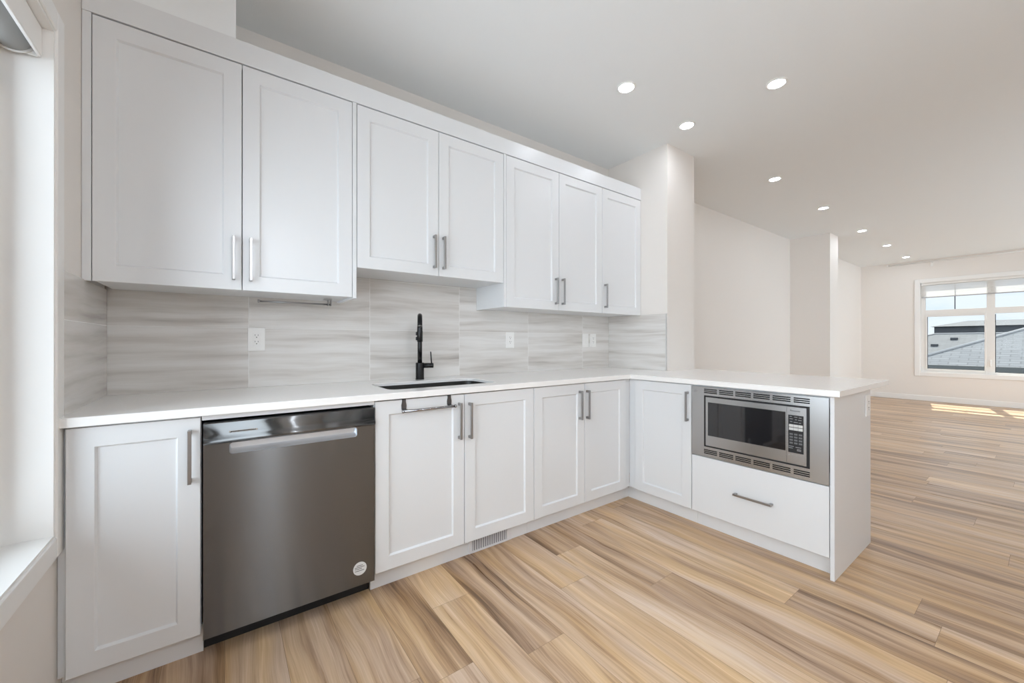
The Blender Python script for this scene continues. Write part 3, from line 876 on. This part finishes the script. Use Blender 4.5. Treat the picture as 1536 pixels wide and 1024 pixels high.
tile_panel('tile_backsplash', [(3.290, -.0005, .9145), (3.290, -0.588, .9145), (3.290, -0.588, 1.374), (3.290, -.0005, 1.374)],
           [(4.155, .9145), (4.743, .9145), (4.743, 1.374), (4.155, 1.374)], (-1, 0, 0), 0.008, 'short streaked tile return on the side of the column')
o = obj('tile_edge_trim', bx((3.2815, -0.592, .915), (3.2895, -0.5885, 1.374)), 'edgetrim')
tag(o, 'thin metal edge strip finishing the tile at the column corner', 'edge trim')

# ------------------------------------------------------------------ outlets and switch
def plate(t_, w=0.076, h=0.119):
    bm = NB(); box(bm, (-w/2, -0.006, -h/2), (w/2, 0, h/2), 0.0025, 2)
    obj('cover_plate', bm, 'plastic', t_)
def outlet(label, loc, rz=0, grp='wall outlets'):
    t_ = thing('wall_outlet', label, 'outlet', loc, rz, grp); plate(t_)
    r_ = obj('receptacle', bx((-0.0165, -0.0075, -0.0335), (0.0165, -0.006, 0.0335), 0.001), 'plastic', t_)
    bm = NB()
    for s in (-1, 1):
        zc = s*0.0165
        box(bm, (-0.0075, -0.0082, zc + .0015), (-0.0055, -0.0074, zc + .0095)); box(bm, (0.0055, -0.0082, zc + .0015), (0.0075, -0.0074, zc + .0085))
        cyl(bm, (0, -0.0082, zc - .006), (0, -0.0074, zc - .006), 0.0026, n=10)
    obj('slots', bm, 'socket', r_)
outlet('white double outlet on the backsplash above the dishwasher', (0.5525, -0.0082, 1.160))
outlet('white double outlet on the backsplash between the faucet and the right hand switch', (2.158, -0.0082, 1.160))
outlet('white double outlet on the backsplash directly right of the switch', (3.068, -0.0082, 1.160))
outlet('white outlet near the back edge of the peninsula end panel', (3.330, -1.8069, 0.790))
t_ = thing('light_switch', 'white rocker light switch on the backsplash near the inner corner', 'switch', (2.970, -0.0082, 1.160)); plate(t_)
bm = NB(); box(bm, (-0.0165, -0.0085, -0.033), (0.0165, -0.006, 0.033), 0.0012)
obj('rocker', bm, 'trim', t_)

# ------------------------------------------------------------------ dishwasher
t_ = thing('dishwasher', 'stainless steel dishwasher with pocket handle between two white base cabinets', 'dishwasher', (0.659, -0.640, 0))
X0, X1 = -0.301, 0.301
obj('tub', bx((X0 + .004, 0.034, 0.11), (X1 - .004, 0.60, 0.855), 0.002), 'blackplastic', t_)
bm = NB(); box(bm, (X0, 0.095, 0.0), (X1, 0.110, 0.115)); box(bm, (X0, 0.036, 0.078), (X1, 0.110, 0.090))
obj('toe_panel', bm, 'blackplastic', t_)
# door skin with a pocket; local frame: y=0 is the door front
pz0, pz1, px0, px1 = 0.735, 0.776, -0.225, 0.226
def rrxz(x0, x1, z0, z1, r, y, n=5):
    out = []
    for cx, cz, a0 in ((x1 - r, z1 - r, 0), (x0 + r, z1 - r, 90), (x0 + r, z0 + r, 180), (x1 - r, z0 + r, 270)):
        for i in range(n + 1):
            a = math.radians(a0 + 90*i/n); out.append((cx + r*math.cos(a), y, cz + r*math.sin(a)))
    return out
bm = NB()
vo = [bm.verts.new(p) for p in ((X0, 0, .085), (X1, 0, .085), (X1, 0, .785), (X0, 0, .785))]
vh = [bm.verts.new(p) for p in rrxz(px0, px1, pz0, pz1, 0.010, 0)]
es = [bm.edges.new((vo[i], vo[(i+1) % 4])) for i in range(4)] + [bm.edges.new((vh[i], vh[(i+1) % len(vh)])) for i in range(len(vh))]
bmesh.ops.triangle_fill(bm, use_beauty=True, edges=es, normal=(0, -1, 0))
vb = [bm.verts.new(p) for p in ((X0, .032, .085), (X1, .032, .085), (X1, .032, .785), (X0, .032, .785))]
for i in range(4): bm.faces.new((vo[i], vb[i], vb[(i+1) % 4], vo[(i+1) % 4]))
bmesh.ops.recalc_face_normals(bm, faces=bm.faces[:])
dr = obj('door', bm, 'steel', t_, uvxz=True)
bm = NB()
ra = [bm.verts.new(p) for p in rrxz(px0, px1, pz0, pz1, 0.010, 0)]; rb = [bm.verts.new(p) for p in rrxz(px0 + .003, px1 - .003, pz0 + .016, pz1 - .002, 0.008, 0.026)]
for i in range(len(ra)):
    k = (i+1) % len(ra); f = bm.faces.new((ra[i], ra[k], rb[k], rb[i])); f.smooth = True
bm.faces.new(rb)
bmesh.ops.recalc_face_normals(bm, faces=bm.faces[:])
for f in bm.faces: f.normal_flip()
obj('handle_pocket', bm, 'pocket', dr, uvxz=True)
# console: slightly rounded nose overhanging the pocket
bm = NB()
prof = [(0.032, .854), (0.002, .854), (0.0, .852), (0.0, .812), (-0.003, .803), (-0.009, .797), (-0.013, .790), (-0.013, .786), (-0.009, .781), (0.0, .777), (0.004, .7765), (0.032, .7765)]
A = [bm.verts.new((X0, y, z)) for y, z in prof]; B = [bm.verts.new((X1, y, z)) for y, z in prof]
for i in range(len(prof)):
    k = (i+1) % len(prof); f = bm.faces.new((A[i], A[k], B[k], B[i])); f.smooth = 2 <= i <= 9
bm.faces.new(A[::-1]); bm.faces.new(B)
bmesh.ops.recalc_face_normals(bm, faces=bm.faces[:])
con = obj('control_panel', bm, 'steel', t_, uvxz=True)
bm = NB(); box(bm, (-0.222, -0.0012, 0.815), (-0.142, 0.0005, 0.8185), 0.0004)
obj('name_strip', bm, 'socket', con)
bm = NB(); box(bm, (-0.226, -0.0007, 0.8135), (-0.138, 0.0005, 0.8200), 0.0004)
obj('strip_border', bm, 'nickel', con)
bm = NB(); cyl(bm, (0.238, -0.0010, 0.159), (0.238, 0, 0.159), 0.0285, n=32)
st = obj('sticker', bm, 'sticker', t_)
bm = NB()
for (a, b_, z) in ((-.014, .012, .0135), (-.021, .019, .0065), (-.012, .008, -.0005), (-.021, .017, -.0085), (-.021, -.013, .0005)):
    box(bm, (0.238 + a, -0.0014, 0.159 + z - .0014), (0.238 + b_, -0.0009, 0.159 + z + .0014))
obj('print_lines', bm, 'ink', st)

# ------------------------------------------------------------------ microwave in its trim kit (local x = -world y)
t_ = thing('microwave_trim_kit', 'stainless steel built-in trim frame with vent slots around the microwave', 'trim kit', (2.773, 0, 0), RZ)
a0, a1, c0, c1 = 1.0955, 1.7860, 0.4525, 0.8745
o0, o1, q0, q1 = 1.174, 1.709, 0.514, 0.823
groups = [(1.1735, 1.2520), (1.2640, 1.3435), (1.3555, 1.4370), (1.4500, 1.5310), (1.5440, 1.6260), (1.6400, 1.7090)]
bm = NB()
def ladder(z0, z1, rows):
    """steel strip between z0 and z1 with real slot openings"""
    zs = [z0]
    for r_ in rows: zs += [r_ - .0029, r_ + .0029]
    zs.append(z1)
    for i in range(0, len(zs), 2): box(bm, (a0, -0.003, zs[i]), (a1, 0.0015, zs[i+1]))
    for r_ in rows:
        xs = [a0] + [v_ for g_ in groups for v_ in g_] + [a1]
        for i in range(0, len(xs), 2): box(bm, (xs[i], -0.003, r_ - .0029), (xs[i+1], 0.0015, r_ + .0029))
ladder(q1, c1, (0.8400, 0.8500, 0.8600)); ladder(c0, q0, (0.4750, 0.4850, 0.4950))
box(bm, (a0, -0.003, q0), (o0, 0.0165, q1)); box(bm, (o1, -0.003, q0), (a1, 0.0165, q1))
obj('trim_frame', bm, 'steelbright', t_, uvxz=True)
bm = NB(); box(bm, (a0 + .012, 0.006, q1 + .006), (a1 - .012, 0.010, c1 - .004)); box(bm, (a0 + .018, 0.006, c0 + .010), (a1 - .018, 0.010, q0 - .006))
obj('vent_shade_sheet', bm, 'void', t_)  # black sheet stands in for the shade behind the slots
bm = NB()
for (p0, p1) in (((o0, -.0015, q0), (o0 + .011, .03, q1)), ((o1 - .0125, -.0015, q0), (o1, .03, q1)), ((o0 + .009, -.0015, q1 - .007), (o1 - .009, .03, q1)), ((o0 + .009, -.0015, q0), (o1 - .009, .03, q0 + .007))):
    box(bm, p0, p1)
obj('gasket', bm, 'blackplastic', t_)
bm = NB()
for k, (dx, dz, wd) in enumerate(((0, 0, .022), (.006, .006, .010), (-.002, -.006, .018))): box(bm, (1.112 + dx, -0.0034, 0.846 + dz - .0012), (1.112 + dx + wd, -0.0029, 0.846 + dz + .0012))
obj('etched_mark', bm, 'inkpale', t_)

t_ = thing('microwave', 'stainless microwave with dark glass door and keypad built into the peninsula', 'microwave', (2.773, 0, 0), RZ)
b0, b1, m0, m1 = 1.1855, 1.6960, 0.5235, 0.8135
obj('body', bx((b0, 0.030, m0), (b1, 0.40, m1), 0.003), 'blackplastic', t_)
g0, g1, h0, h1 = 1.199, 1.605, 0.584, 0.784
xd = 1.6100
bm = NB()
box(bm, (b0, -.006, m0), (g0, .028, m1)); box(bm, (g1, -.006, m0), (xd - .0006, .028, m1)); box(bm, (g0, -.006, h1), (g1, .028, m1)); box(bm, (g0, -.006, m0), (g1, .028, h0))
dr = obj('door', bm, 'steelbright', t_, uvxz=True)
obj('door_glass', bx((g0, -0.0045, h0), (g1, 0.02, h1)), 'ovenglass', dr)
k0, k1, l0, l1 = 1.617, 1.684, 0.580, 0.772
bm = NB()
box(bm, (xd + .0006, -.006, m0), (k0, .028, m1)); box(bm, (k1, -.006, m0), (b1, .028, m1)); box(bm, (k0, -.006, l1), (k1, .028, m1)); box(bm, (k0, -.006, m0), (k1, .028, l0))
cp = obj('control_panel', bm, 'steelbright', t_, uvxz=True)
kp = obj('keypad', bx((k0, -0.0052, l0), (k1, 0.02, l1)), 'blackplastic', t_)
for r_ in range(2):
    for c_ in range(3):
        x = k0 + .0035 + c_*0.0202
        obj('button', bx((x, -.0062, 0.7110 - r_*0.0165), (x + .0192, -.0050, 0.7245 - r_*0.0165), 0.0004), 'button', kp)
rk = random.Random(3)
keys = [['1', '2', '3'], ['4', '5', '6'], ['7', '8', '9'], ['0']]
for r_ in range(4):
    for c_ in range(3):
        x = k0 + .0055 + c_*0.0202
        bm = NB(); box(bm, (x, -.0057, 0.6700 - r_*0.0150), (x + .0150, -.0050, 0.6790 - r_*0.0150), 0.0003)
        obj('key', bm, 'ink', kp)
for (x, z, wd) in ((.010, .764, .010), (.030, .763, .014), (.050, .761, .012), (.010, .752, .014), (.034, .750, .008), (.048, .749, .014), (.012, .738, .010), (.028, .736, .018), (.050, .735, .010), (.006, .612, .022), (.036, .610, .024), (.006, .603, .018), (.042, .600, .018), (.042, .594, .018)):
    obj('printed_symbol', bx((k0 + x - .004, -.0056, z - .0012), (k0 + x - .004 + wd, -.0051, z + .0012)), 'inkpale', kp)
text_obj('brand_lettering', 'Panasonic', 0.0115, 'blackplastic', cp, (1.6480, -0.0062, 0.7945), (math.pi/2, 0, 0))
obj('release_button', bx((1.6195, -.0066, 0.5300), (1.6900, -.0058, 0.5680), 0.0004), 'steelbright', cp, uvxz=True)

# ------------------------------------------------------------------ toe kick vent
t_ = thing('floor_vent', 'white slotted heating vent in the toe kick under the sink cabinet', 'vent', (1.625, -0.5625, 0.0))
bm = NB(); fx0, fx1, fz0, fz1 = -0.142, 0.142, 0.002, 0.094
box(bm, (fx0, -.006, fz0), (-.121, 0, fz1), .001); box(bm, (.109, -.006, fz0), (fx1, 0, fz1), .001); box(bm, (-.121, -.006, .086), (.109, 0, fz1)); box(bm, (-.121, -.006, fz0), (.109, 0, .012))
obj('frame', bm, 'vent', t_)
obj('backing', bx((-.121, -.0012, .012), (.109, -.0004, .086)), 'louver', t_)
nl = 16
for i in range(nl):
    x = -.121 + (i + 0.5)*0.230/nl
    bm = NB()
    v = [bm.verts.new(p) for p in ((x - .0042, -.0056, .012), (x + .0024, -.0020, .012), (x + .0024, -.0020, .086), (x - .0042, -.0056, .086), (x - .0030, -.0064, .012), (x + .0036, -.0028, .012), (x + .0036, -.0028, .086), (x - .0030, -.0064, .086))]
    for q in ((0, 1, 2, 3), (7, 6, 5, 4), (0, 4, 5, 1), (3, 2, 6, 7), (1, 5, 6, 2), (0, 3, 7, 4)): bm.faces.new([v[k] for k in q])
    bmesh.ops.recalc_face_normals(bm, faces=bm.faces[:])
    obj('louver', bm, 'vent', t_)

# ------------------------------------------------------------------ recessed lights
LTS = [((2.453, -0.848), 'lit round recessed ceiling light nearest the wall cabinets'),
       ((3.172, -1.418), 'lit round recessed ceiling light above the peninsula end, furthest out from the cabinets'),
       ((3.170, -0.833), 'lit round recessed ceiling light just in front of the column'),
       ((4.776, -0.816), 'lit recessed ceiling light next beyond the column, fourth from the cabinets'),
       ((6.191, -0.808), 'lit recessed ceiling light just before the second wall corner'),
       ((7.819, -0.805), 'lit recessed ceiling light just past the second wall corner'),
       ((9.282, -0.802), 'small lit recessed ceiling light, second from the far window wall'),
       ((10.794, -0.790), 'small lit recessed ceiling light closest to the far window wall')]
ADDED_LTS = [((1.0, -2.9), 'added unseen recessed ceiling light over the kitchen floor behind the camera'), ((2.6, -3.4), 'added unseen recessed ceiling light on the open side of the kitchen'),  # out-of-view lights added to brighten the room
       ((4.8, -3.4), 'added unseen recessed ceiling light on the window side before the living room'), ((6.2, -3.4), 'added unseen recessed ceiling light on the window side of the middle room'),
       ((7.8, -3.4), 'added unseen recessed ceiling light on the window side of the living room'), ((9.3, -3.4), 'added unseen recessed ceiling light in the far window side corner')]
me_ring = me_lens = None
for (x, y), lab in LTS + ADDED_LTS:
    t_ = thing('recessed_light', lab, 'ceiling light', (x, y, H), 0, 'recessed ceiling lights')
    if me_ring is None:
        bm = NB(); lathe(bm, [(0.058, -.0002), (0.058, -.003), (0.054, -.005), (0.046, -.005), (0.0445, -.0025), (0.0445, -.0002)], (0, 0, 0), n=36)
        r_ = obj('trim_ring', bm, 'plastic', t_); me_ring = r_.data
        bm = NB(); v = [bm.verts.new((0.0444*math.cos(2*math.pi*i/36), 0.0444*math.sin(2*math.pi*i/36), -0.0022)) for i in range(36)]; bm.faces.new(v[::-1])
        v2 = [bm.verts.new((0.0444*math.cos(2*math.pi*i/36), 0.0444*math.sin(2*math.pi*i/36), -0.0008)) for i in range(36)]
        for i in range(36): bm.faces.new((v[i], v[(i+1) % 36], v2[(i+1) % 36], v2[i]))
        l_ = obj('lens', bm, 'lens', t_); me_lens = l_.data
    else:
        for nm, me in (('trim_ring', me_ring), ('lens', me_lens)):
            o = bpy.data.objects.new(nm, me); COL.objects.link(o); o.parent = t_

# unseen pendant added behind the camera as frontal fill for the cabinets
t_ = thing('fill_pendant', 'unseen opal globe lamp added behind the camera as fill', 'added fill light', (0.775, -3.40, H))
bm = NB(); lathe(bm, [(0, -.001), (.065, -.001), (.065, -.018), (.055, -.026), (0, -.026)], (0, 0, 0), n=28)
obj('canopy', bm, 'black', t_)
bm = NB(); cyl(bm, (0, 0, -.026), (0, 0, -.50), 0.006, n=10)
obj('stem', bm, 'black', t_)
bm = NB(); lathe(bm, [(0, -.50), (.035, -.50), (.045, -.515), (.045, -.535), (0, -.535)], (0, 0, 0), n=24)
obj('socket_cup', bm, 'black', t_)
bm = NB(); lathe(bm, [(.12*math.sin(math.pi*i/16) if 0 < i < 16 else 0, -.65 + .12*math.cos(math.pi*i/16)) for i in range(17)], (0, 0, 0), n=32)
obj('globe', bm, 'globe', t_)

# ------------------------------------------------------------------ outside
o = struct('ground', bx((13.5, -80, -6.2), (160, 80, -6.0)), 'grass')

def hip_house(label, x0, x1, y0, y1, ze, zr, inset, shing, wall, name='house'):
    """house with a hip roof; ridge along y"""
    t_ = thing(name, label, 'house', ((x0+x1)/2, (y0+y1)/2, -6.0), 0, 'houses beyond the far window')
    rel(obj('wall', bx((x0 + .5, y0 + .5, -6.0), (x1 - .5, y1 - .5, ze - .05)), wall), t_)
    xm = (x0 + x1)/2
    bm = NB()
    v = [bm.verts.new(p) for p in ((x0, y0, ze), (x1, y0, ze), (x1, y1, ze), (x0, y1, ze), (xm, y0 + inset, zr), (xm, y1 - inset, zr))]
    for q in ((0, 4, 5, 3), (1, 2, 5, 4), (0, 1, 4), (2, 3, 5), (0, 3, 2, 1)): bm.faces.new([v[k] for k in q])
    bmesh.ops.recalc_face_normals(bm, faces=bm.faces[:])
    rel(obj('roof', bm, shing), t_)
    bm = NB()
    for a, b_ in ((0, 4), (3, 5), (4, 5)):
        pa = [(x0, y0, ze), (x1, y0, ze), (x1, y1, ze), (x0, y1, ze), (xm, y0 + inset, zr), (xm, y1 - inset, zr)]
        tube(bm, [Vector(pa[a]) + Vector((0, 0, .02)), Vector(pa[b_]) + Vector((0, 0, .02))], 0.05, n=8)
    rel(obj('ridge_cap', bm, 'ridge'), t_)
    bm = NB(); box(bm, (x0 - .12, y0 - .1, ze - .22), (x0, y1 + .1, ze + .02)); 
    rel(obj('gutter', bm, 'fascia'), t_)
    return t_
h1 = hip_house('grey shingled hip-roof house standing behind the nearest roof, below the dark building', 31.5, 42.5, -9.0, 7.5, -0.30, 1.63, 5.5, 'shingle', 'sidingpale')
for (x, y) in ((36.0, 1.10), (34.9, 1.78)):
    zr_ = -0.30 + (x - 31.5)/5.5*1.93
    rel(obj('roof_vent', bx((x - .12, y - .15, zr_ - .03), (x + .12, y + .15, zr_ + .12), 0.02), 'siding'), h1)
h2 = hip_house('grey roofed house nearest to the far window, its hip rising to the right', 21.0, 31.0, -24.0, 1.07, 0.30, 2.55, 5.0, 'shingleblue', 'sidingpale')
t_ = thing('townhouse', 'dark sided low building behind the grey roofs outside the far window', 'building', (52, -2, -6.0), 0, 'houses beyond the far window')
rel(obj('wall', bx((46, -22, -6), (58, 3.15, 2.34)), 'siding'), t_)
bm = NB(); v = [bm.verts.new(p) for p in ((45.8, -22.4, 2.34), (58.4, -22.4, 2.34), (58.4, 3.35, 2.34), (45.8, 3.35, 2.34), (52, -18, 2.95), (52, 1.9, 2.95))]
for q in ((0, 4, 5, 3), (1, 2, 5, 4), (0, 1, 4), (2, 3, 5), (0, 3, 2, 1)): bm.faces.new([v[k] for k in q])
bmesh.ops.recalc_face_normals(bm, faces=bm.faces[:])
rel(obj('roof', bm, 'shingle'), t_)
for yy in (-1.9, -2.9): rel(obj('chimney', bx((50, yy, 2.4), (50.6, yy + .4, 3.25), 0.02), 'sidingpale'), t_)
